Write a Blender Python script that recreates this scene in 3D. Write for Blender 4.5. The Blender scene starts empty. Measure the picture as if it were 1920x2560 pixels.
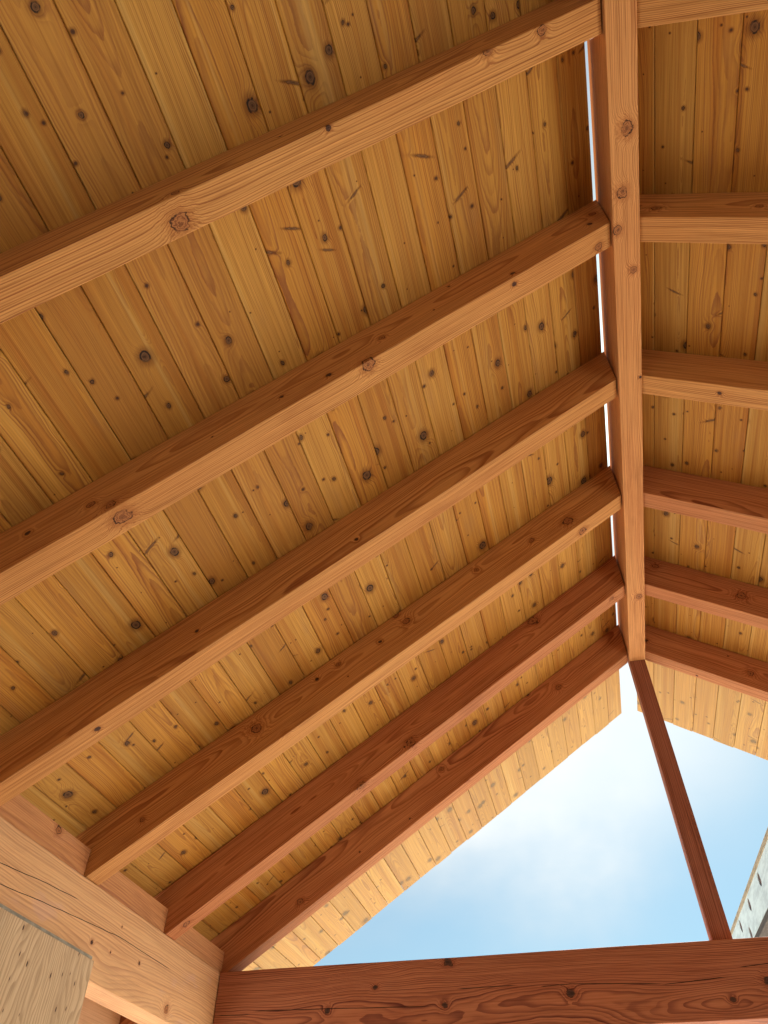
import bpy, bmesh, math, random
from mathutils import Vector, Matrix, noise
R = math.radians
scene = bpy.context.scene
COL = scene.collection
ZO = 3.85          # ridge underside above the ground
# ---------------------------------------------------------------- camera
F_PX, PITCH, ROLL, YAW = 1786.61, R(47.3528), R(0.8759), R(15.2534)
CAM = Vector((-0.5247, -3.5270, -2.3030 + ZO))
cd = bpy.data.cameras.new('camera'); cam = bpy.data.objects.new('camera', cd); COL.objects.link(cam)
scene.camera = cam
cd.sensor_fit = 'VERTICAL'; cd.sensor_height = 36.0; cd.sensor_width = 27.0
cd.lens = F_PX / 2560 * 36.0
cd.shift_x = 16.55 / 2560; cd.shift_y = -23.10 / 2560
cd.clip_start = .02; cd.clip_end = 4000
fwd = Vector((-math.sin(YAW) * math.cos(PITCH), math.cos(YAW) * math.cos(PITCH), math.sin(PITCH)))
rt = Vector((math.cos(YAW), math.sin(YAW), 0)); up = rt.cross(fwd)
r2 = rt * math.cos(ROLL) + up * math.sin(ROLL); u2 = -rt * math.sin(ROLL) + up * math.cos(ROLL)
m = Matrix((r2, u2, -fwd)).transposed().to_4x4(); m.translation = CAM
cam.matrix_world = m
# ---------------------------------------------------------------- light
SUN_EL, SUN_AZ = R(52), R(9)      # azimuth from +Y towards +X
SUN_STR, SKY_STR, EXPOSURE = 5.0, .05, 2.0
sd = Vector((math.sin(SUN_AZ) * math.cos(SUN_EL), math.cos(SUN_AZ) * math.cos(SUN_EL), math.sin(SUN_EL)))
ld = bpy.data.lights.new('sun', 'SUN'); ld.energy = SUN_STR; ld.angle = R(.53); ld.color = (1, .95, .87)
lo = bpy.data.objects.new('sun', ld); COL.objects.link(lo)
lo.rotation_euler = sd.to_track_quat('Z', 'Y').to_euler()
world = bpy.data.worlds.new('World'); scene.world = world; world.use_nodes = True
vs = scene.view_settings; vs.view_transform = 'Standard'; vs.look = 'None'; vs.gamma = 1; vs.use_curve_mapping = False
vs.exposure = EXPOSURE
scene.cycles.max_bounces = 14; scene.cycles.diffuse_bounces = 5
scene.cycles.use_denoising = True


class NT:
    """small helper to write node trees as expressions"""
    def __init__(s, tree):
        s.t = tree; tree.nodes.clear()

    def n(s, kind, **kw):
        nd = s.t.nodes.new(kind)
        for k, v in kw.items(): setattr(nd, k, v)
        return nd

    def put(s, sock, v):
        if v is None: return
        if isinstance(v, bpy.types.NodeSocket): s.t.links.new(v, sock)
        else: sock.default_value = v

    def m(s, op, a, b=None, c=None, clamp=False):
        nd = s.n('ShaderNodeMath', operation=op); nd.use_clamp = clamp
        s.put(nd.inputs[0], a); s.put(nd.inputs[1], b); s.put(nd.inputs[2], c)
        return nd.outputs[0]

    def v(s, op, a, b=None, sc=None):
        nd = s.n('ShaderNodeVectorMath', operation=op)
        s.put(nd.inputs[0], a); s.put(nd.inputs[1], b)
        if sc is not None: s.put(nd.inputs[3], sc)
        return nd.outputs[1] if op in ('LENGTH', 'DISTANCE', 'DOT_PRODUCT') else nd.outputs[0]

    def xyz(s, a):
        nd = s.n('ShaderNodeSeparateXYZ'); s.put(nd.inputs[0], a); return nd.outputs

    def vec(s, x, y, z=0.):
        nd = s.n('ShaderNodeCombineXYZ')
        for i, q in enumerate((x, y, z)): s.put(nd.inputs[i], q)
        return nd.outputs[0]

    def noise(s, v, scale, detail=2., rough=.5, col=False, dim='3D', dist=0.):
        nd = s.n('ShaderNodeTexNoise', noise_dimensions=dim)
        s.put(nd.inputs['Vector'], v)
        nd.inputs['Scale'].default_value = scale; nd.inputs['Detail'].default_value = detail
        nd.inputs['Roughness'].default_value = rough; nd.inputs['Distortion'].default_value = dist
        return nd.outputs[1 if col else 0]

    def mr(s, v, a, b, c=0., d=1., smooth=True):
        nd = s.n('ShaderNodeMapRange', interpolation_type='SMOOTHSTEP' if smooth else 'LINEAR')
        for i, q in enumerate((v, a, b, c, d)): s.put(nd.inputs[i], q)
        return nd.outputs[0]

    def mix(s, f, a, b, mode='MIX'):
        nd = s.n('ShaderNodeMix', data_type='RGBA', blend_type=mode)
        s.put(nd.inputs[0], f); s.put(nd.inputs[6], a); s.put(nd.inputs[7], b)
        return nd.outputs[2]

    def mixf(s, f, a, b):
        nd = s.n('ShaderNodeMix', data_type='FLOAT')
        s.put(nd.inputs[0], f); s.put(nd.inputs[2], a); s.put(nd.inputs[3], b)
        return nd.outputs[0]


# ---- sky: Nishita with thin white cloud
def build_sky():
    T = NT(world.node_tree)
    sky = T.n('ShaderNodeTexSky', sky_type='NISHITA')
    sky.sun_disc = False; sky.sun_elevation = SUN_EL; sky.sun_rotation = SUN_AZ
    sky.altitude = 50; sky.air_density = 1.; sky.dust_density = 1.6; sky.ozone_density = 1.2
    g = T.n('ShaderNodeTexCoord').outputs['Generated']
    n1 = T.noise(T.v('ADD', g, (2.3, .4, 1.7)), 1.7, 5., .52, dist=.35)
    n2 = T.noise(T.v('MULTIPLY', g, (1., 1.6, 2.4)), 4.2, 6., .6)
    n = T.m('ADD', n1, T.m('MULTIPLY', T.m('SUBTRACT', n2, .5), .22))
    # thin cloud is brightest where it forward-scatters, near the sun
    toward = T.v('DOT_PRODUCT', g, tuple(GLARE))
    near = T.mr(T.m('ADD', toward, T.m('MULTIPLY', T.m('SUBTRACT', n1, .5), .05)), .94, .99)
    cl = T.m('ADD', T.mr(n, .40, .72, 0., .6), T.m('MULTIPLY', near, T.mr(n, .3, .6, .8, 1.)), clamp=True)
    gz = T.m('MULTIPLY_ADD', T.m('SUBTRACT', n, .5), .22, T.xyz(g)[2])
    cl = T.m('MULTIPLY', cl, T.mr(gz, .26, .40, .2, 1.))
    bright = T.mixf(near, CLOUD_LOW, CLOUD_HIGH)
    cc = T.v('SCALE', (.93, .985, 1.), sc=bright)
    col = T.mix(cl, T.v('MULTIPLY', sky.outputs[0], SKY_TINT), cc)
    bg = T.n('ShaderNodeBackground'); T.put(bg.inputs[0], col); bg.inputs[1].default_value = SKY_STR
    o = T.n('ShaderNodeOutputWorld'); T.t.links.new(bg.outputs[0], o.inputs[0])


GLARE = Vector((.03, .85, .54)).normalized()
CLOUD_LOW, CLOUD_HIGH, SKY_TINT = 4.3, 5.3, (.41, .57, .57)
build_sky()


# ---------------------------------------------------------------- materials
def finish(T, base, rough, height=None, bump=.2, dist=.002, spec=.3):
    b = T.n('ShaderNodeBsdfPrincipled')
    T.put(b.inputs['Base Color'], base); T.put(b.inputs['Roughness'], rough)
    b.inputs['Specular IOR Level'].default_value = spec
    if height is not None:
        bp = T.n('ShaderNodeBump'); bp.inputs['Strength'].default_value = bump; bp.inputs['Distance'].default_value = dist
        T.put(bp.inputs['Height'], height); T.t.links.new(bp.outputs[0], b.inputs['Normal'])
    o = T.n('ShaderNodeOutputMaterial'); T.t.links.new(b.outputs[0], o.inputs[0])


def newmat(name):
    mt = bpy.data.materials.new(name); mt.use_nodes = True
    return mt, NT(mt.node_tree)


def seg_crack(T, x, q, a, b, w, wob, ta=True, tb=True):
    """thin drying check between local points a and b of a face (x along, q across)"""
    (x0, q0), (x1, q1) = a, b
    if x1 < x0: x0, q0, x1, q1, ta, tb = x1, q1, x0, q0, tb, ta
    t = T.m('DIVIDE', T.m('SUBTRACT', x, x0), x1 - x0)
    line = T.m('ADD', T.m('MULTIPLY_ADD', t, q1 - q0, q0), wob)
    d = T.m('ABSOLUTE', T.m('SUBTRACT', q, line))
    tap = T.m('MULTIPLY', T.mr(t, -.001, .15 if ta else 0.), T.mr(t, 1.001, .8 if tb else 1.))
    return T.m('MULTIPLY', T.m('LESS_THAN', d, T.m('MULTIPLY', tap, w)), 1.)


def fir(name, knots=(), cracks=(), crack_axis='z', crack_w=.0013, seed=0, pith=(.03, .14), ring=.0042, light=(.61, .315, .105),
        dark=(.31, .11, .034), tint=1., wave=.012, contrast=1., pale=0., black=False):
    """solid sawn fir; local X runs with the grain"""
    mt, T = newmat(name)
    rnd = random.Random(seed * 77 + 5)
    P = T.n('ShaderNodeTexCoord').outputs['Object']
    off = (rnd.uniform(-30, 30), rnd.uniform(-30, 30), rnd.uniform(-30, 30))
    Q = T.v('ADD', P, off)
    big = T.v('SUBTRACT', T.noise(T.v('MULTIPLY', Q, (.9, 2.2, 2.2)), 1., 2., .5, col=True), (.5, .5, .5))
    med = T.v('SUBTRACT', T.noise(T.v('MULTIPLY', Q, (4.5, 14., 14.)), 1., 2., .5, col=True), (.5, .5, .5))
    W = T.v('ADD', T.v('SCALE', big, sc=wave * 5.5), T.v('SCALE', med, sc=wave * .55))
    x, y, z = T.xyz(P)[:3]
    PP = T.v('ADD', T.vec(0., T.m('SUBTRACT', y, pith[0]), T.m('SUBTRACT', z, pith[1])), T.v('MULTIPLY', W, (0., 1., 1.)))
    r = T.v('LENGTH', PP)
    irr = T.v('SUBTRACT', T.noise(T.v('MULTIPLY', Q, (38., 60., 60.)), 1., 3., .6, col=True), (.5, .5, .5)) if knots else None
    dmin = None
    dblk = None
    for (kx, ky, kz, kr) in knots:
        D = T.v('MULTIPLY', T.v('SUBTRACT', P, (kx, ky, kz)), (.85 / kr, 1. / kr, 1. / kr))
        d = T.v('LENGTH', T.v('ADD', D, T.v('SCALE', irr, sc=1.5)))
        bump = T.m('MULTIPLY', T.m('POWER', 2.718, T.m('MULTIPLY', T.m('MULTIPLY', d, d), -.28)), kr * 1.5)
        r = T.m('ADD', r, bump)
        dmin = d if dmin is None else T.m('MINIMUM', dmin, d)
        if kr < .0086 or black: dblk = d if dblk is None else T.m('MINIMUM', dblk, d)
    rr = T.m('DIVIDE', r, ring)
    rr = T.m('ADD', rr, T.m('MULTIPLY', T.noise(T.vec(T.m('MULTIPLY', rr, .35), 0., 0.), 1., 2., .5), 2.2))
    f = T.m('FRACT', rr)
    late = T.m('MULTIPLY', T.mr(f, .25, .88), T.mr(f, 1., .93))
    wv = T.noise(T.v('MULTIPLY', Q, (1.2, 9., 9.)), 1., 2.)
    vary = T.mr(T.noise(T.vec(T.m('FLOOR', rr), seed * 3.1, 0.), 1.7, 0.), .25, .75, .35, 1.)
    k = T.m('MULTIPLY', T.m('MULTIPLY', late, vary), T.m('MINIMUM', T.mr(wv, .25, .75, .7 * contrast, 1.05 * contrast), 1.))
    fib = T.noise(T.v('MULTIPLY', Q, (14., 620., 620.)), 1., 2., .6)
    pore = T.noise(T.v('MULTIPLY', Q, (40., 300., 300.)), 1., 3., .65)
    c = T.mix(k, (*light, 1), (*dark, 1))
    hue = T.noise(T.v('MULTIPLY', Q, (1.1, 5., 5.)), 1., 3., .55)
    c = T.mix(T.mr(hue, .35, .7, 0., .5), c, T.mix(1., c, (.86, .68, .62, 1), 'MULTIPLY'))
    c = T.mix(.55, c, T.mix(1., c, T.mix(fib, (.74, .7, .66, 1), (1.22, 1.22, 1.2, 1)), 'MULTIPLY'))
    c = T.mix(T.mr(pore, .62, .74, 0., .22), c, (.16, .06, .03, 1))
    stk = T.noise(T.v('MULTIPLY', Q, (3.5, 170., 170.)), 1., 3., .6)
    c = T.mix(T.mr(stk, .48, .68, 0., .75), c, T.mix(1., c, (.70, .62, .56, 1), 'MULTIPLY'))
    c = T.mix(T.mr(stk, .48, .3, 0., .7), c, T.mix(1., c, (1.2, 1.22, 1.22, 1), 'MULTIPLY'))
    blot = T.noise(T.v('MULTIPLY', Q, (2.3, 7., 7.)), 1., 5., .62)
    c = T.mix(T.mr(blot, .55, .72, 0., .42), c, T.mix(1., c, (.66, .56, .54, 1), 'MULTIPLY'))
    c = T.mix(T.mr(blot, .42, .3, 0., .3), c, T.mix(1., c, (1.14, 1.16, 1.15, 1), 'MULTIPLY'))
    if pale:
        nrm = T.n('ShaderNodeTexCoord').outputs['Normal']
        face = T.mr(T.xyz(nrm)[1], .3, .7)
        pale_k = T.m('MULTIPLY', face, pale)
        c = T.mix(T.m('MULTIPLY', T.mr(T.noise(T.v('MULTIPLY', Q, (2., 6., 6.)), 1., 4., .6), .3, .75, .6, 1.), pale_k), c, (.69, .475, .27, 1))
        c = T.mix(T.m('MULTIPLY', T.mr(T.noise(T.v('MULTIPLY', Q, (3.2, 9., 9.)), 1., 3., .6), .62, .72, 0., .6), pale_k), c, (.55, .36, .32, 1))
    if dmin is not None:
        inside = T.mr(dmin, 1.02, .86)
        kr_ = T.m('FRACT', T.m('MULTIPLY_ADD', dmin, 3.6, T.m('MULTIPLY', wv, 1.3)))
        kc = T.mix(T.mr(kr_, .2, .95), (.40, .165, .06, 1), (.17, .055, .02, 1))
        kc = T.mix(T.mr(dmin, .42, .05), kc, (.06, .02, .012, 1))
        c = T.mix(T.mr(dmin, 2.3, .95, 0., .5), c, T.mix(1., c, (.62, .42, .34, 1), 'MULTIPLY'))
        c = T.mix(T.m('MULTIPLY', inside, .86), c, kc)
        rim = T.m('MULTIPLY', T.m('MULTIPLY', T.mr(dmin, .8, .93), T.mr(dmin, 1.09, .97)), T.mr(T.noise(T.v('MULTIPLY', Q, (30., 30., 30.)), 1., 2.), .3, .52))
        c = T.mix(T.m('MULTIPLY', rim, .95), c, (.035, .014, .01, 1))
    if dblk is not None: c = T.mix(T.mr(dblk, 1., .72, 0., .9), c, T.mix(T.mr(fib, .4, .6), (.018, .010, .010, 1), (.07, .035, .028, 1)))
    h = T.m('SUBTRACT', T.m('MULTIPLY', late, .5), T.m('MULTIPLY', fib, .5))
    if cracks:
        q = z if crack_axis == 'z' else y
        wob = T.m('MULTIPLY', T.m('SUBTRACT', T.noise(T.vec(x, 3., 7.), 9., 3.), .5), .006)
        ck = None
        for j, (a, b) in enumerate(cracks):
            same = lambda p_, q_: abs(p_[0] - q_[0]) + abs(p_[1] - q_[1]) < 1e-3
            s_ = seg_crack(T, x, q, a, b, crack_w, wob, not any(same(a, o_[1]) for o_ in cracks), not any(same(b, o_[0]) for o_ in cracks))
            ck = s_ if ck is None else T.m('MAXIMUM', ck, s_)
        c = T.mix(ck, c, (.012, .006, .004, 1))
        h = T.m('SUBTRACT', h, T.m('MULTIPLY', ck, 3.))
    c = T.mix(1., c, (tint, tint, tint, 1), 'MULTIPLY')
    finish(T, c, T.mr(fib, .2, .8, .66, .85), h, .4, .0014, .22)
    return mt


def deck_mat(name, seed, run=1.):
    """tongue and groove boards: UV = metres along / metres across each board, one random value per board"""
    mt, T = newmat(name)
    uv = T.n('ShaderNodeUVMap', uv_map='UVMap').outputs[0]
    rnd = T.n('ShaderNodeNewGeometry').outputs['Random Per Island']
    u, v_, _ = T.xyz(uv)[:3]
    wn = T.n('ShaderNodeTexWhiteNoise', noise_dimensions='1D'); T.put(wn.inputs['W'], T.m('MULTIPLY_ADD', rnd, 91.7, seed))
    ra, rb, rc = T.xyz(wn.outputs['Color'])[:3]
    U = T.m('MULTIPLY_ADD', rnd, 173.3, u)
    Q = T.vec(U, v_, T.m('MULTIPLY', ra, 40.))
    med = T.v('SUBTRACT', T.noise(T.v('MULTIPLY', Q, (26., 50., 1.)), 1., 3., .6, col=True), (.5, .5, .5))
    big = T.v('SUBTRACT', T.noise(T.v('MULTIPLY', Q, (1.15, 3., 1.)), 1., 2., .5, col=True), (.5, .5, .5))

    def knot_layer(cu, cv, keep, rmin, rmax, ou, ov, stretch_u=1., stretch_v=1., skew=0.):
        cell = T.vec(T.m('MULTIPLY_ADD', U, 1. / cu, ou), T.m('MULTIPLY_ADD', v_, 1. / cv, T.m('MULTIPLY_ADD', rb, 57.3, ov)))
        vo = T.n('ShaderNodeTexVoronoi', voronoi_dimensions='2D', feature='F1'); vo.inputs['Scale'].default_value = 1.
        T.put(vo.inputs['Vector'], cell); vo.inputs['Randomness'].default_value = .9
        D = T.v('MULTIPLY', T.v('SUBTRACT', cell, vo.outputs['Position']), (cu, cv, 0.))
        if skew:
            dx, dy, _z = T.xyz(D)[:3]
            D = T.vec(T.m('MULTIPLY_ADD', dy, skew, dx), dy)
        D = T.v('MULTIPLY', D, (stretch_u, stretch_v, 0.))
        cr, cg, cb = T.xyz(vo.outputs['Color'])[:3]
        rad = T.mr(T.m('POWER', T.mr(cr, 1. - keep, 1., smooth=False), 2.2), 0., 1., rmin, rmax, smooth=False)
        on = T.m('GREATER_THAN', cr, 1. - keep)
        d = T.m('DIVIDE', T.v('LENGTH', T.v('ADD', D, T.v('SCALE', med, sc=rmin * 2.4))), rad)
        d = T.m('ADD', d, T.m('MULTIPLY', T.m('SUBTRACT', 1., on), 50.))
        return d, rad, cg
    d1, r1, g1 = knot_layer(.235, .135, .86, .0040, .0150, 0., 0., .8)
    d2, r2_, g2 = knot_layer(.15, .09, .52, .0016, .0055, 31.3, 9.1)
    d3, r3, g3 = knot_layer(.46, .19, .42, .0032, .0055, 11.7, 5.5, 1.15, .2, .45)
    py = T.m('MULTIPLY_ADD', T.m('SUBTRACT', ra, .5), .17, T.m('MULTIPLY', T.xyz(big)[1], .085))
    pz = T.m('ADD', T.m('MULTIPLY_ADD', rc, .075, .006), T.m('MULTIPLY', T.xyz(big)[2], .07))
    r = T.v('LENGTH', T.vec(T.m('SUBTRACT', v_, py), T.m('ADD', pz, T.m('MULTIPLY', T.xyz(med)[0], .0022))))
    for d, rad, amp in ((d1, r1, 1.6), (d2, r2_, .9), (d3, r3, 1.)):
        r = T.m('ADD', r, T.m('MULTIPLY', T.m('POWER', 2.718, T.m('MULTIPLY', T.m('MULTIPLY', d, d), -.2)), T.m('MULTIPLY', rad, amp)))
    rr = T.m('DIVIDE', r, T.m('MULTIPLY_ADD', rb, .0022, .0026))
    f = T.m('FRACT', rr)
    late = T.m('MULTIPLY', T.mr(f, .3, .88), T.mr(f, 1., .93))
    vary = T.mr(T.noise(T.vec(T.m('FLOOR', rr), T.m('MULTIPLY', rnd, 99.), 0.), 1.7, 0.), .3, .7, .2, 1.)
    k = T.m('MULTIPLY', late, vary)
    light = T.mix(T.mr(ra, .1, .9), (.585, .32, .066, 1), (.53, .26, .042, 1))
    light = T.mix(T.mr(rc, .68, .98, 0., .38), light, (.41, .18, .038, 1))
    c = T.mix(T.m('MULTIPLY', k, T.m('MULTIPLY_ADD', rb, .35, .6)), light, (.31, .12, .03, 1))
    # heartwood bands running with the grain
    band = T.noise(T.vec(T.m('MULTIPLY', U, .35), T.m('MULTIPLY', v_, 26.), T.m('MULTIPLY', ra, 31.)), 1., 2.)
    c = T.mix(T.mr(band, .5, .68, 0., .75), c, T.mix(1., c, (.8, .64, .5, 1), 'MULTIPLY'))
    c = T.mix(T.mr(band, .42, .28, 0., .45), c, (.64, .42, .13, 1))
    fib = T.noise(T.vec(T.m('MULTIPLY', U, 12.), T.m('MULTIPLY', v_, 520.), ra), 1., 2., .6)
    c = T.mix(.45, c, T.mix(1., c, T.mix(fib, (.74, .7, .66, 1), (1.22, 1.22, 1.2, 1)), 'MULTIPLY'))
    stk = T.noise(T.vec(T.m('MULTIPLY', U, 2.6), T.m('MULTIPLY', v_, 170.), ra), 1., 3., .6)
    c = T.mix(T.mr(stk, .48, .68, 0., .6), c, T.mix(1., c, (.70, .60, .50, 1), 'MULTIPLY'))
    c = T.mix(T.mr(stk, .48, .3, 0., .7), c, T.mix(1., c, (1.22, 1.26, 1.3, 1), 'MULTIPLY'))
    grime = T.noise(T.vec(T.m('MULTIPLY', U, 3.), T.m('MULTIPLY', v_, 9.), rc), 1., 4., .6)
    c = T.mix(T.mr(grime, .58, .8, 0., .3), c, (.33, .19, .09, 1))
    h = T.m('SUBTRACT', T.m('MULTIPLY', late, .4), T.m('MULTIPLY', fib, .5))
    arc = T.noise(T.v('MULTIPLY', Q, (45., 60., 1.)), 1., 2.)
    for d, halo, core, rim in ((d1, 2.6, (.11, .052, .02, 1), 1.), (d3, 2.2, (.15, .075, .03, 1), .45), (d2, 2.4, (.06, .024, .012, 1), 0.)):
        c = T.mix(T.mr(d, halo, .9, 0., .85), c, T.mix(1., c, (.46, .35, .24, 1), 'MULTIPLY'))
        kc = T.mix(T.mr(T.m('FRACT', T.m('MULTIPLY', d, 2.7)), .1, .9, 0., .7), core, tuple(min(1, q * 2.) for q in core[:3]) + (1,))
        kc = T.mix(T.mr(d, .5, .12, 0., .85), kc, (.035, .014, .008, 1))
        c = T.mix(T.mr(d, 1.05, .8, 0., .92), c, kc)
        if rim: c = T.mix(T.m('MULTIPLY', T.m('MULTIPLY', T.mr(d, .62, .88), T.mr(d, 1.2, 1.)), T.mr(arc, .38, .55, .15, rim)), c, (.018, .009, .006, 1))
    gable_lit = T.mr(u, .03, .22, 0., .5)          # stronger light outside the gable, painted as paler board colour
    c = T.mix(gable_lit, c, T.mix(.62, c, (.46, .365, .185, 1)))
    val = T.m('MULTIPLY_ADD', T.xyz(wn.outputs['Color'])[1], .17, .83)
    c = T.mix(1., c, T.vec(val, val, val), 'MULTIPLY')
    finish(T, c, T.mr(fib, .2, .8, .55, .75), h, .3, .001, .28)
    return mt

KN= {"L1": [[-1.131, -3.036, -0.69, 0.019], [-0.78, -3.084, -0.459, 0.007], [-1.126, -3.09, -0.658, 0.01], [-0.372, -3.089, -0.19, 0.012], [-0.221, -3.08, -0.091, 0.012], [-0.902, -3.09, -0.436, 0.004]], "L2": [[-0.806, -2.474, -0.387, 0.01], [-0.964, -2.474, -0.532, 0.008], [-1.101, -2.474, -0.593, 0.006], [-1.291, -2.474, -0.721, 0.003], [-0.848, -2.462, -0.504, 0.018], [-1.603, -2.474, -0.916, 0.011], [-1.539, -2.474, -0.931, 0.012], [-1.519, -2.436, -0.946, 0.021], [-1.764, -2.474, -0.983, 0.007], [-0.091, -2.414, -0.006, 0.013], [-0.083, -2.474, 0.114, 0.01], [-0.106, -2.474, 0.043, 0.008], [-0.386, -2.474, -0.172, 0.007], [-0.387, -2.452, -0.201, 0.008], [-0.587, -2.474, -0.16, 0.004], [-0.642, -2.474, -0.291, 0.003]], "L3": [[-1.052, -1.859, -0.59, 0.006], [-1.581, -1.859, -0.884, 0.006], [-1.865, -1.822, -1.174, 0.008]], "L4": [[-2.005, -1.246, -1.193, 0.009], [-1.612, -1.246, -0.885, 0.018], [-1.487, -1.261, -0.925, 0.014], [-1.297, -1.246, -0.647, 0.009], [-1.383, -1.246, -0.702, 0.007], [-1.127, -1.246, -0.567, 0.007], [-1.018, -1.246, -0.482, 0.014], [-1.06, -1.246, -0.441, 0.012], [-0.709, -1.246, -0.269, 0.009], [-0.46, -1.246, -0.155, 0.011], [-0.293, -1.246, -0.079, 0.018], [-0.239, -1.198, -0.103, 0.017], [-1.255, -1.246, -0.71, 0.003]], "L5": [[-0.516, -0.629, -0.108, 0.021], [-1.141, -0.629, -0.673, 0.017], [-1.369, -0.631, -0.847, 0.019], [-2.103, -0.596, -1.331, 0.013], [-0.12, -0.603, -0.025, 0.011], [-1.172, -0.629, -0.691, 0.004]], "L6": [[-1.825, -0.042, -1.091, 0.013], [-1.109, -0.042, -0.512, 0.011], [-0.98, -0.052, -0.591, 0.011], [-1.283, -0.042, -0.752, 0.004], [-1.538, -0.042, -0.888, 0.004], [-0.444, -0.042, -0.123, 0.014], [-0.614, -0.042, -0.146, 0.008]], "G": [[0.008, -2.751, 0.0, 0.017], [-0.011, -2.568, 0.0, 0.016], [-0.028, -2.45, 0.0, 0.013], [0.019, -2.301, 0.0, 0.011], [0.037, -1.861, 0.0, 0.005], [0.015, -0.555, 0.0, 0.014]], "R2": [[0.106, -2.468, 0.054, 0.012], [0.366, -2.468, -0.105, 0.009]], "R3": [[0.278, -1.819, -0.135, 0.0065]], "R5": [[0.442, -0.622, -0.137, 0.017], [0.124, -0.622, 0.117, 0.012]], "R6": [[0.508, -0.051, -0.197, 0.014], [0.069, -0.051, 0.086, 0.008], [0.271, 0.012, -0.13, 0.005], [0.44, -0.051, -0.079, 0.004]], "H": [[-1.649, -0.082, -1.54, 0.011], [-1.441, -0.082, -1.465, 0.009], [-1.122, -0.082, -1.392, 0.015], [-1.145, -0.082, -1.542, 0.011], [0.103, -0.082, -1.52, 0.015], [-0.041, -0.082, -1.575, 0.009], [-0.635, -0.082, -1.526, 0.014]], "P": [[-2.17, -0.506, -1.602, 0.015], [-2.17, -1.109, -1.535, 0.007], [-2.17, -0.778, -1.513, 0.006], [-2.17, -0.984, -1.533, 0.004], [-2.17, -0.95, -1.442, 0.004]], "B3": [[-2.178, -1.452, -1.298, 0.014]]}
CR= {"H": [[[-2.1541, -0.082, -1.5353], [-1.9883, -0.082, -1.5388]], [[-1.9901, -0.082, -1.5269], [-1.6802, -0.082, -1.5314]], [[-1.6802, -0.082, -1.5314], [-1.1777, -0.082, -1.5453]], [[-1.1016, -0.082, -1.4889], [-0.832, -0.082, -1.4881]], [[-0.753, -0.082, -1.4988], [-0.6329, -0.082, -1.4938]], [[-0.6329, -0.082, -1.4938], [-0.2584, -0.082, -1.5112]], [[-0.2894, -0.082, -1.515], [-0.0245, -0.082, -1.4998]], [[0.0147, -0.082, -1.47], [0.1821, -0.082, -1.4618]]], "P": [[[-2.1697, -1.7445, -1.54], [-2.1697, -1.5082, -1.5179]], [[-2.1697, -1.5082, -1.5179], [-2.1697, -1.3001, -1.5005]], [[-2.1697, -1.3001, -1.5005], [-2.1697, -0.9469, -1.4745]], [[-2.1697, -0.9469, -1.4745], [-2.1697, -0.519, -1.4741]], [[-2.1697, -1.7764, -1.4932], [-2.1697, -1.4824, -1.4629]], [[-2.1697, -1.4824, -1.4629], [-2.1697, -1.241, -1.4453]]]}


def simple(name, col, rough=.8, scale=6., amount=.25, stretch=(1, 1, 1), col2=None):
    mt, T = newmat(name)
    P = T.v('MULTIPLY', T.n('ShaderNodeTexCoord').outputs['Object'], stretch)
    n = T.noise(P, scale, 5., .6)
    c2 = col2 or tuple(q * (1 - amount) for q in col)
    c = T.mix(T.mr(n, .35, .7), (*col, 1), (*c2, 1))
    finish(T, c, rough, n, .3, .004)
    return mt


def plywood_mat(name):
    mt, T = newmat(name)
    P = T.n('ShaderNodeTexCoord').outputs['Object']          # X along the face grain
    Q = T.v('ADD', P, (4.7, 1.3, 9.1))
    w = T.v('SUBTRACT', T.noise(T.v('MULTIPLY', Q, (1.6, 5., 1.)), 1., 3., .55, col=True), (.5, .5, .5))
    x, y, z = T.xyz(P)[:3]
    q = T.m('ADD', y, T.m('MULTIPLY', T.xyz(w)[0], .22))
    f = T.m('FRACT', T.m('MULTIPLY', q, 70.))
    line = T.m('MULTIPLY', T.mr(f, .35, .9), T.mr(f, 1., .94))
    fib = T.noise(T.v('MULTIPLY', Q, (9., 330., 1.)), 1., 3., .65)
    c = T.mix(T.m('MULTIPLY', line, .6), (.58, .44, .28, 1), (.29, .185, .10, 1))
    st = T.noise(T.v('MULTIPLY', Q, (1.5, 12., 1.)), 1., 4., .6)
    c = T.mix(T.mr(st, .42, .7, 0., .8), c, (.40, .29, .18, 1))
    c = T.mix(T.mr(fib, .5, .66, 0., .5), c, (.30, .215, .13, 1))
    c = T.mix(T.mr(fib, .45, .32, 0., .4), c, (.68, .58, .42, 1))
    cell = T.v('MULTIPLY', Q, (1 / .075, 1 / .055, 0))
    vo = T.n('ShaderNodeTexVoronoi', voronoi_dimensions='2D'); vo.inputs['Scale'].default_value = 1.
    T.put(vo.inputs['Vector'], cell)
    D = T.v('MULTIPLY', T.v('SUBTRACT', cell, vo.outputs['Position']), (.075, .055, 0))
    cr = T.xyz(vo.outputs['Color'])[0]
    d = T.m('DIVIDE', T.v('LENGTH', T.v('MULTIPLY', D, (.36, 1., 0))), T.mr(cr, .45, 1., .0012, .0032, smooth=False))
    d = T.m('ADD', d, T.m('MULTIPLY', T.m('LESS_THAN', cr, .45), 50.))
    c = T.mix(T.mr(d, 2.4, 1., 0., .5), c, (.30, .19, .11, 1))
    c = T.mix(T.mr(d, 1.1, .8), c, (.05, .028, .022, 1))
    finish(T, c, .75, T.m('ADD', T.m('MULTIPLY', line, -.3), fib), .5, .0015, .2)
    return mt


def link(name, me, mat=None, parent=None, **props):
    o = bpy.data.objects.new(name, me); COL.objects.link(o)
    if mat: me.materials.append(mat)
    if parent: o.parent = parent
    for k_, v_ in props.items(): o[k_] = v_
    return o


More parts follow.
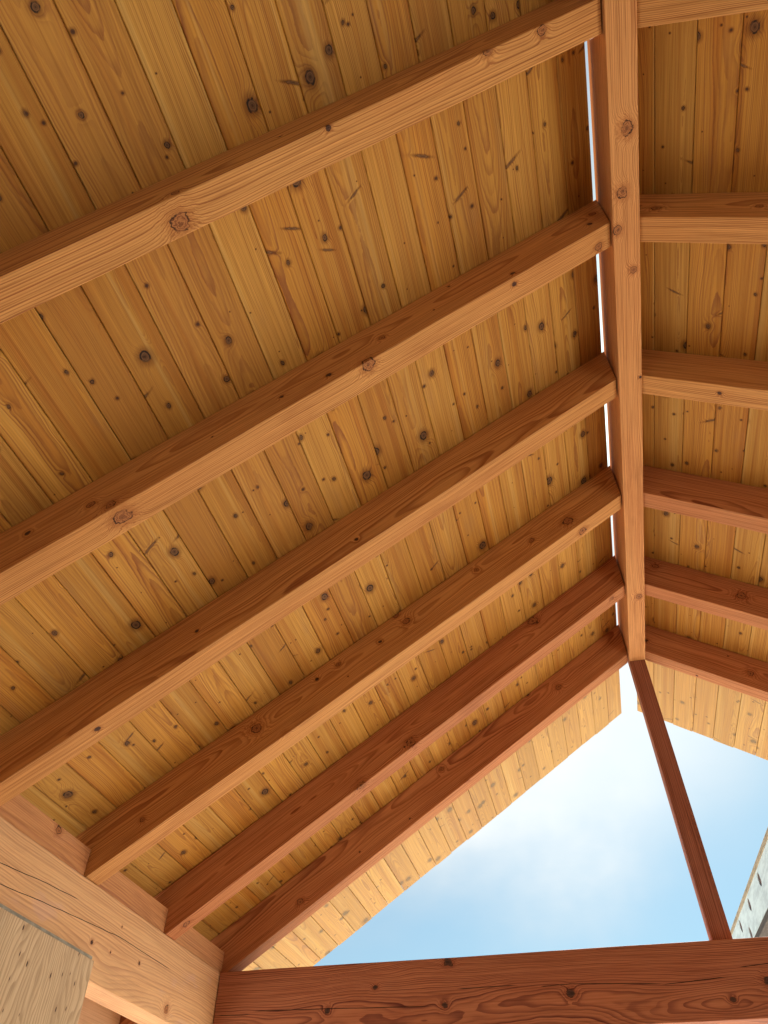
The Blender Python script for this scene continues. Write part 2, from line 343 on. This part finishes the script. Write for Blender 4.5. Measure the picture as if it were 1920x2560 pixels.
def frame(origin, ex, ey):
    """world matrix whose local X = ex, Y = ey (made orthogonal)"""
    ex = Vector(ex).normalized(); ez = ex.cross(Vector(ey)).normalized(); ey = ez.cross(ex)
    mm = Matrix((ex, ey, ez)).transposed().to_4x4(); mm.translation = Vector(origin)
    return mm


def solid(name, prof, ext, M, mat, bevel=.0025, wob=0., **props):
    """prism: polygon of world points swept by ext, stored in the local frame M (X = grain)"""
    bm = bmesh.new()
    a = [bm.verts.new(Vector(q)) for q in prof]; b = [bm.verts.new(Vector(q) + Vector(ext)) for q in prof]
    bm.faces.new(a); bm.faces.new(b[::-1]); n = len(a)
    for i in range(n): bm.faces.new((a[i], b[i], b[(i + 1) % n], a[(i + 1) % n]))
    bmesh.ops.recalc_face_normals(bm, faces=bm.faces)
    if bevel: bmesh.ops.bevel(bm, geom=bm.edges[:], offset=bevel, segments=2, affect='EDGES', profile=.5, clamp_overlap=True)
    bm.transform(M.inverted())
    if wob:                                   # sawn timber is never dead straight
        xs = [v_.co.x for v_ in bm.verts]; step = .09; k_ = int((max(xs) - min(xs)) / step)
        for i in range(1, k_):
            bmesh.ops.bisect_plane(bm, geom=bm.verts[:] + bm.edges[:] + bm.faces[:], dist=1e-5, plane_co=(min(xs) + i * step, 0, 0), plane_no=(1, 0, 0))
        sd = Vector((len(COL.objects) * 3.7, 1.3, 5.1))
        for v_ in bm.verts:
            a_ = noise.noise_vector(Vector((v_.co.x * 1.3, v_.co.y * 2, v_.co.z * 2)) + sd) * wob
            b_ = noise.noise_vector(Vector((v_.co.x * 9, v_.co.y * 14, v_.co.z * 14)) + sd) * wob * .32
            v_.co += Vector((0, a_.y + b_.y, a_.z + b_.z))
    me = bpy.data.meshes.new(name); bm.to_mesh(me); bm.free()
    o = link(name, me, mat, **props); o.matrix_world = M
    return o


def box(x0, x1, z0, z1, y): return [(x0, y, z0), (x1, y, z0), (x1, y, z1), (x0, y, z1)]


def up_(pts): return [(a, b, c + ZO) for a, b, c in pts]


def loc(M, pts4):
    Mi = M.inverted(); out = []
    for a, b, c, r in pts4:
        q = Mi @ Vector((a, b, c + ZO)); out.append((q.x, q.y, q.z, r))
    return out


# ---------------------------------------------------------------- measures read from the photograph
H = .0421; TH = {-1: R(33.36), 1: R(33.325)}; ZL = {-1: .0265, 1: .0204}; DP = {-1: .1707, 1: .1713}
WR, SP, S6 = .0849, .61, -.03
OFF = {-1: [-.0102, -.004, .0013, .0038, .0105, -.0115], 1: [-.0022, .0016, .0056, .0085, .0175, -.021]}
WALL, PTOP, PDEP, PTH = 2.1697, -1.3735, .2649, .1231
YP, YH, HDEP, YD, ZT = .0028, -.082, .2637, .9185, .262
YB = -5.0                      # back end of the roof
TAIL = 2.644


def z_bot(s, x): return ZL[s] - (abs(x) - H) * math.tan(TH[s])


def z_top(s, x): return z_bot(s, x) + DP[s] / math.cos(TH[s])


def ry(s, i): return S6 - (6 - i) * SP + OFF[s][i - 1]


LAB = {
    (-1, 1): 'left slope rafter with a big black-rimmed oval knot, highest in the photo',
    (-1, 2): 'left slope rafter with a split knot on its lower edge, second from the top',
    (-1, 3): 'left slope rafter third from the top with a nearly knot-free smooth underside',
    (-1, 4): 'left slope rafter fourth from the top, its foot seated on the pale plate beam',
    (-1, 5): 'reddish left slope rafter just above the gable-end one, with two big dark round knots',
    (-1, 6): 'dark reddish left gable-end rafter beside the open sky and the pale roof overhang',
    (1, 1): 'right slope rafter at the top right corner of the photo, only its underside in view',
    (1, 2): 'right slope rafter second from the top with streaky marks near the ridge',
    (1, 3): 'right slope rafter third from the top with one black knot on its underside',
    (1, 4): 'right slope rafter fourth from the top with straight fine grain',
    (1, 5): 'right slope rafter fifth from the top, next to the gable-end one, with swirling grain',
    (1, 6): 'right gable-end rafter beside the sky, with a round dark knot at the photo edge',
}
TONE = {(-1, 1): (1.0, .0056), (-1, 2): (1., .0044), (-1, 3): (1.0, .0048), (-1, 4): (1.0, .0046), (-1, 5): (1., .0052), (-1, 6): (1., .0046),
        (1, 1): (1., .0044), (1, 2): (1., .0046), (1, 3): (1., .0042), (1, 4): (1., .0042), (1, 5): (1., .0052), (1, 6): (1., .0056)}
PITH = {(-1, 1): (.11, .06), (-1, 2): (.10, .10), (-1, 3): (.14, .02), (-1, 4): (.07, .11), (-1, 5): (.05, .08), (-1, 6): (.12, .14),
        (1, 1): (-.10, .03), (1, 2): (-.12, .1), (1, 3): (-.05, -.12), (1, 4): (-.16, .02), (1, 5): (-.07, .09), (1, 6): (-.06, .1)}
RED_L, RED_D = (.53, .235, .095), (.25, .078, .03)
for s in (-1, 1):
    for i in range(1, 7):
        y0 = ry(s, i); x0 = s * (H + (.005 if s < 0 else .002)); xt = s * TAIL
        xi, xo = s * WALL, s * (WALL + PTH + .001)
        prof = [(x0, y0, z_bot(s, x0)), (s * (H + (ZL[s] - PTOP - .001) / math.tan(TH[s])), y0, PTOP + .001), (xo, y0, PTOP + .001), (xo, y0, z_bot(s, xo) + .05),
                (xt, y0, z_bot(s, xt) + .05), (xt, y0, z_top(s, xt)), (x0, y0, z_top(s, x0))]
        M = frame((x0, y0, z_bot(s, x0) + ZO), (s * math.cos(TH[s]), 0, -math.sin(TH[s])), (0, 1, 0))
        if (M.to_3x3() @ Vector((0, 0, 1))).z < 0: M = M @ Matrix.Scale(-1, 4, (0, 0, 1)) @ Matrix.Scale(-1, 4, (0, 1, 0))
        kn = loc(M, [tuple(k_) for k_ in KN.get(('L' if s < 0 else 'R') + str(i), [])])
        red = (s, i) in ((-1, 5), (-1, 6), (1, 5), (1, 6), (1, 4))
        tn, rg = TONE[(s, i)]
        mt = fir('fir_rafter_%s%d' % ('l' if s < 0 else 'r', i), kn, seed=i + (20 if s > 0 else 0), pith=PITH[(s, i)], ring=rg, tint=tn,
                 **(dict(light=RED_L, contrast=1.2, dark=RED_D) if red else {}))
        solid('rafter', up_(prof), (0, WR, 0), M, mt, wob=.0022, label=LAB[(s, i)], category='rafter',
              group='rafters on the left slope' if s < 0 else 'rafters on the right slope')

# ridge beam
M = frame((0, YP, ZO), (0, -1, 0), (1, 0, 0))
solid('ridge_beam', up_(box(-H, H, 0, ZT, YB)), (0, YP - YB - .002, 0), M,
      fir('fir_ridge', loc(M, KN['G']), seed=41, pith=(.055, -.05), ring=.0040, wave=.010, light=(.62, .31, .115)),
      wob=.0018, label='long orange ridge beam where both slopes meet, with three big knots under it', category='ridge beam')

# plate beams
for s in (-1, 1):
    x0, x1 = (-WALL - PTH, -WALL) if s < 0 else (WALL, WALL + PTH)
    M = frame((-WALL if s < 0 else WALL, .16, PTOP + ZO), (0, -1, 0), (1, 0, 0))
    ck = []
    if s < 0:
        for a, b in CR['P']:
            la, lb = loc(M, [(*a, 0)])[0], loc(M, [(*b, 0)])[0]
            ck.append(((la[0], la[2]), (lb[0], lb[2])))
    solid('plate_beam', up_(box(x0, x1, PTOP - PDEP, PTOP, YB)), (0, .16 - YB, 0), M,
          fir('fir_plate_%d' % (s + 1), loc(M, KN['P']) if s < 0 else (), ck, 'z', .0011, seed=51 + s, pith=(-.30, -.34), ring=.0062,
              light=(.66, .37, .17), dark=(.38, .145, .055), pale=.5 if s < 0 else .2, wave=.019, contrast=1.15),
          wob=.002, label='pale thick wall plate beam at lower left carrying the rafter feet, with long cracks' if s < 0
          else 'thick wall plate beam carrying the right slope rafters', category='beam')

# header across the gable
M = frame((0, YH, PTOP - HDEP / 2 + ZO), (1, 0, 0), (0, 1, 0))
ck = [((loc(M, [(*a, 0)])[0][0], loc(M, [(*a, 0)])[0][2]), (loc(M, [(*b, 0)])[0][0], loc(M, [(*b, 0)])[0][2])) for a, b in CR['H']]
solid('header_beam', up_(box(-WALL + .004, WALL - .004, PTOP - HDEP, PTOP, YH)), (0, .172, 0), M,
      fir('fir_header', loc(M, KN['H']), ck, 'z', .0013, seed=61, pith=(.05, -.085), ring=.0058, wave=.034, contrast=1.6, light=(.42, .165, .082), dark=(.14, .036, .024), black=True),
      wob=.0022, label='dark red knotty header beam across the bottom of the gable opening', category='beam')

# post under the ridge end
M = frame((0, YP, ZO), (0, 0, -1), (1, 0, 0))
solid('king_post', up_([(-.0403, YP, PTOP + .001), (.0403, YP, PTOP + .001), (.0403, YP, .255), (-.0403, YP, .255)]), (0, .085, 0), M,
      fir('fir_post', (), seed=71, pith=(.13, -.06), ring=.0075, wave=.004, light=(.36, .155, .10), dark=(.15, .05, .035)),
      wob=.0015, label='narrow upright post standing on the header beam against the sky', category='post')

# blocking on the plate between the rafters
for i, lb_, sd_ in ((3, 'fir block on the plate with one round knot, leftmost of the three', 81),
                    (4, 'smooth fir block on the plate, middle one of the three between rafters', 82),
                    (5, 'small fir block on the plate nearest the header corner', 83)):
    ya = ry(-1, i) + WR + .0015; yb = ry(-1, i + 1) - .0015; xa = -WALL - .008
    M = frame((xa, ya, PTOP + ZO), (0, 1, 0), (1, 0, 0))
    solid('blocking', up_(box(xa - .086, xa, PTOP + .0012, -1.282, ya)), (0, yb - ya, 0), M,
          fir('fir_block_%d' % i, loc(M, KN['B3']) if i == 3 else (), seed=sd_, pith=(-.09, .02), ring=.0052, pale=.1, light=(.54, .275, .115), contrast=1.3, dark=(.38, .16, .08)),
          label=lb_, category='block', group='blocks between the rafter feet')

# fascia closing the eave outside the plate
M = frame((-TAIL - .002, .9, -1.6 + ZO), (0, -1, 0), (1, 0, 0))
solid('fascia_board', up_(box(-TAIL - .040, -TAIL - .001, -1.69, -1.487, YB)), (0, YD - .01 - YB, 0), M,
      fir('fir_fascia', (), seed=91, pith=(-.1, -.2), pale=.7, light=(.58, .37, .25), dark=(.42, .23, .15)),
      label='greyish eave board seen under the plate beam at the bottom left', category='fascia')


# ---------------------------------------------------------------- roof decks
def deck(s, seed, label):
    cs, sn = math.cos(TH[s]), math.sin(TH[s])
    dn = Vector((s * cs, 0, -sn)); nm = Vector((s * sn, 0, cs))
    org = Vector((0, 0, z_top(s, 0) + ZO)) + nm * .0012
    first, pitch, u_in = (.0610, .1182, .0660) if s < 0 else (.1555 - .1195, .1195, .050)
    M = frame(org, (0, -1, 0), dn)
    Mi = M.inverted()
    bm = bmesh.new(); uvl = bm.loops.layers.uv.new('UVMap')
    rd = random.Random(seed); th_, ch, gap = .034, .0026, .0008
    kmax = int((TAIL / cs + .03 - first) / pitch) + 1
    joints = [ry(s, i) + WR / 2 for i in range(1, 7)]
    for k_ in range(kmax):
        ua, ub = first + k_ * pitch + gap, first + (k_ + 1) * pitch - gap
        if k_ == 0: ua = u_in
        mid = first + (k_ + .5) * pitch
        cuts = sorted(rd.sample(joints, rd.choice((0, 1, 1, 2))))
        ends = [YB] + cuts + [YD + rd.uniform(-.005, .005)]
        for a, b in zip(ends[:-1], ends[1:]):
            b2 = b - .0006 if b is not ends[-1] else b
            flip = rd.choice((-1, 1)); lift = rd.uniform(0, .0007)
            cross = [(ua, th_), (ua, ch), (ua + ch * .9, 0), (ub - ch * .9, 0), (ub, ch), (ub, th_)]
            vv = []
            for yy in (a + .0006, b2):
                vv.append([bm.verts.new(Mi @ (org + dn * uu + nm * (hh + lift) + Vector((0, yy, 0)))) for uu, hh in cross])
            fs = [(bm.faces.new(vv[0]), None), (bm.faces.new(vv[1][::-1]), None)]
            for q in range(6): fs.append((bm.faces.new((vv[0][q], vv[1][q], vv[1][(q + 1) % 6], vv[0][(q + 1) % 6])), q))
            for f_, _q in fs:
                for l_ in f_.loops:
                    w_ = M @ l_.vert.co
                    uu = (w_ - org).dot(dn) - mid; hh = (w_ - org).dot(nm)
                    l_[uvl].uv = (w_.y + hh * .3, uu * flip + (hh * .5 if abs(hh) > .01 else 0))
    bmesh.ops.recalc_face_normals(bm, faces=bm.faces)
    me = bpy.data.meshes.new('roof_deck'); bm.to_mesh(me); bm.free()
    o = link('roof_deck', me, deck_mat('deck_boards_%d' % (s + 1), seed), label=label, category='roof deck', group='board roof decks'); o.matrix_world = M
    bm = bmesh.new()  # unseen sheet added over the boards to stop sun leaking through gaps
    a_, b_ = u_in + .012, TAIL / cs + .02
    q = [Mi @ (org + dn * uu + nm * hh + Vector((0, yy, 0))) for yy in (YB, YD - .02) for uu, hh in ((a_, th_ + .002), (b_, th_ + .002), (b_, th_ + .006), (a_, th_ + .006))]
    vs_ = [bm.verts.new(t) for t in q]
    for idx in ((0, 1, 2, 3), (7, 6, 5, 4), (0, 4, 5, 1), (1, 5, 6, 2), (2, 6, 7, 3), (3, 7, 4, 0)): bm.faces.new([vs_[t] for t in idx])
    bmesh.ops.recalc_face_normals(bm, faces=bm.faces)
    me = bpy.data.meshes.new('added_light_block'); bm.to_mesh(me); bm.free()
    link('added_light_block', me, ADDED_LIGHT_BLOCK, o)


ADDED_LIGHT_BLOCK = simple('black_added_light_block', (.03, .03, .03), .9)
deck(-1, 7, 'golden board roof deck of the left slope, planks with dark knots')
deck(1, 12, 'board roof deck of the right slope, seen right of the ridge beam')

# ---------------------------------------------------------------- plywood on the wall at lower left
e0 = -WALL
M = frame((e0 + .012, -1.112, -1.5935 + ZO), (0, 0, -1), (0, -1, 0))
ply = solid('plywood_sheet', up_([(e0 + .012, -1.112, -3.84), (e0 + .030, -1.112, -3.84), (e0 + .030, -1.112, -1.5935), (e0 + .012, -1.112, -1.5935)]), (0, -1.9, 0), M,
            plywood_mat('plywood'), .0008, label='weathered pale plywood sheet fixed over the plate beam at the lower left corner', category='plywood')
M = frame((e0 + .002, -1.07, -1.6 + ZO), (0, -1, 0), (0, 0, 1))
solid('batten', up_([(e0 + .001, -1.100, -1.66), (e0 + .0115, -1.100, -1.66), (e0 + .0115, -1.100, -1.5765), (e0 + .001, -1.100, -1.5765)]), (0, -1.88, 0), M,
      simple('grey_batten', (.36, .35, .29), .85, 40., .35, (1, 4, 4)), .0008,
      label='thin grey weathered strip along the top edge of the plywood sheet', category='batten')

# ---------------------------------------------------------------- perforated beam beyond the header, right
BX, S_ = .75, .06
a0, a1 = 1.0, 4.9
tz = lambda yy: -.254 + S_ * (yy - 1.757)
root = bpy.data.objects.new('perforated_beam', None); COL.objects.link(root)
root.location = (BX, a1, 0)
root['label'] = 'weathered pale blue beam with round holes outside, behind the post foot'; root['category'] = 'beam'
bpy.context.view_layer.update()


def child_solid(name, prof, ext, mat, bevel=.002):
    M_ = frame((BX, a0, tz(a0) + ZO), (0, 1, S_), (1, 0, 0))
    o = solid(name, up_(prof), ext, M_, mat, bevel)
    mw = o.matrix_world.copy(); o.parent = root; o.matrix_parent_inverse = root.matrix_world.inverted(); o.matrix_world = mw
    return o


root.matrix_world = Matrix.Translation((BX, a1, 0))
ex = (0, a1 - a0, S_ * (a1 - a0))
WEB = simple('weathered_blue_paint', (.56, .65, .66), .7, 5., .3, (2., 1., 5.), (.40, .47, .49))
cu = bpy.data.curves.new('web_tmp', 'CURVE'); cu.dimensions = '2D'; cu.fill_mode = 'BOTH'; cu.extrude = .003; cu.resolution_u = 10


def spline(pts, circ=False):
    sp = cu.splines.new('POLY'); sp.points.add(len(pts) - 1); sp.use_cyclic_u = True
    for q, (a, b) in zip(sp.points, pts): q.co = (a, b, 0, 1)


L_ = (a1 - a0)
spline([(0, -.268), (L_, -.268), (L_, -.033), (0, -.033)])
for yy, dz_ in ((1.22, -.092), (1.88, -.092), (2.54, -.093), (3.195, -.095), (3.86, -.094), (4.5, -.094), (3.53, -.222), (4.2, -.222), (1.55, -.222), (2.21, -.222)):
    spline([(yy - a0 + .047 * math.cos(t * math.pi / 16), dz_ + .047 * math.sin(t * math.pi / 16)) for t in range(32)])
tmp = bpy.data.objects.new('web_tmp', cu); COL.objects.link(tmp); bpy.context.view_layer.update()
me = bpy.data.meshes.new_from_object(tmp.evaluated_get(bpy.context.evaluated_depsgraph_get())); bpy.data.objects.remove(tmp)
me.name = 'web'; me.materials.clear()
me.transform(Matrix(((0, 0, 1, BX + .003), (1, 0, 0, a0), (S_, 1, 0, tz(a0) + ZO), (0, 0, 0, 1))))
web = link('web', me, WEB); web.parent = root; web.matrix_parent_inverse = Matrix.Translation((-BX, -a1, 0))
child_solid('top_strip', [(BX - .006, a0, tz(a0) - .0325), (BX + .045, a0, tz(a0) - .0325), (BX + .045, a0, tz(a0)), (BX - .006, a0, tz(a0))], ex,
            simple('tan_strip', (.40, .31, .20), .8, 14., .45, (1., 6., 6.)))
child_solid('backing_board', [(BX + .0065, a0, tz(a0) - .266), (BX + .040, a0, tz(a0) - .266), (BX + .040, a0, tz(a0) - .034), (BX + .0065, a0, tz(a0) - .034)], ex,
            simple('brown_backing', (.11, .055, .045), .8, 14., .5, (1., 6., 6.)))
child_solid('bottom_flange', [(BX + .002, a0, tz(a0) - .31), (BX + .075, a0, tz(a0) - .31), (BX + .075, a0, tz(a0) - .2685), (BX + .002, a0, tz(a0) - .2685)], ex,
            simple('dark_old_timber', (.07, .055, .045), .85, 18., .5, (.6, 9., 9.)))
M = frame((BX + .0, a1 - .1, 0), (0, 0, 1), (1, 0, 0))
pz_ = tz(a1 - .1) - .312
child_solid('support_post', [(BX - .01, a1 - .12, -ZO + .002), (BX + .08, a1 - .12, -ZO + .002), (BX + .08, a1 - .12, pz_), (BX - .01, a1 - .12, pz_)], (0, .09, 0),
            simple('post_timber', (.25, .18, .12), .85, 12., .4, (9., 9., .6)))

# ---------------------------------------------------------------- posts, added wall, ground, added floor
for s in (-1, 1):
    xa = s * (WALL + PTH / 2)
    M = frame((xa, .05, -ZO + ZO), (0, 0, 1), (1, 0, 0))
    solid('corner_post', up_(box(xa - .063, xa + .063, -ZO, PTOP - PDEP - .001, .0)), (0, .126, 0), M,
          fir('fir_corner_%d' % (s + 1), (), seed=101 + s, pith=(.1, .1)),
          label='square timber post under the %s end of the header beam' % ('left' if s < 0 else 'right'), category='post', group='corner posts')
    M = frame((xa, -4.8, 0), (0, 0, 1), (1, 0, 0))
wallm = simple('added_wall_tone', (.46, .41, .35), .85, 5., .3)
yb = YB - .02
prof = [(-7, yb, -ZO), (7, yb, -ZO), (7, yb, 1.2), (-7, yb, 1.2)]
M = frame((0, yb, 0), (1, 0, 0), (0, 0, 1))
solid('added_wall', up_(prof), (0, -.15, 0), M, wallm, 0, label='unseen wall added behind the camera to block and bounce light', category='wall')  # added out of view to hold back and bounce light from behind

gm = simple('dry_ground', (.54, .51, .46), .95, .6, .18)
bm = bmesh.new(); bmesh.ops.create_grid(bm, x_segments=2, y_segments=2, size=1500)
me = bpy.data.meshes.new('ground'); bm.to_mesh(me); bm.free(); g = link('ground', me, gm, kind='structure'); g.location = (0, 0, -.004)

fm = simple('added_floor_tone', (.24, .155, .09), .9, 2., .2)
solid('added_floor', [(-WALL - .2, YB, 0), (WALL + .2, YB, 0), (WALL + .2, YB, .004), (-WALL - .2, YB, .004)], (0, 5.2, 0), Matrix.Identity(4), fm, 0, kind='structure')  # unseen slab added, dark and warm to shape the bounce light
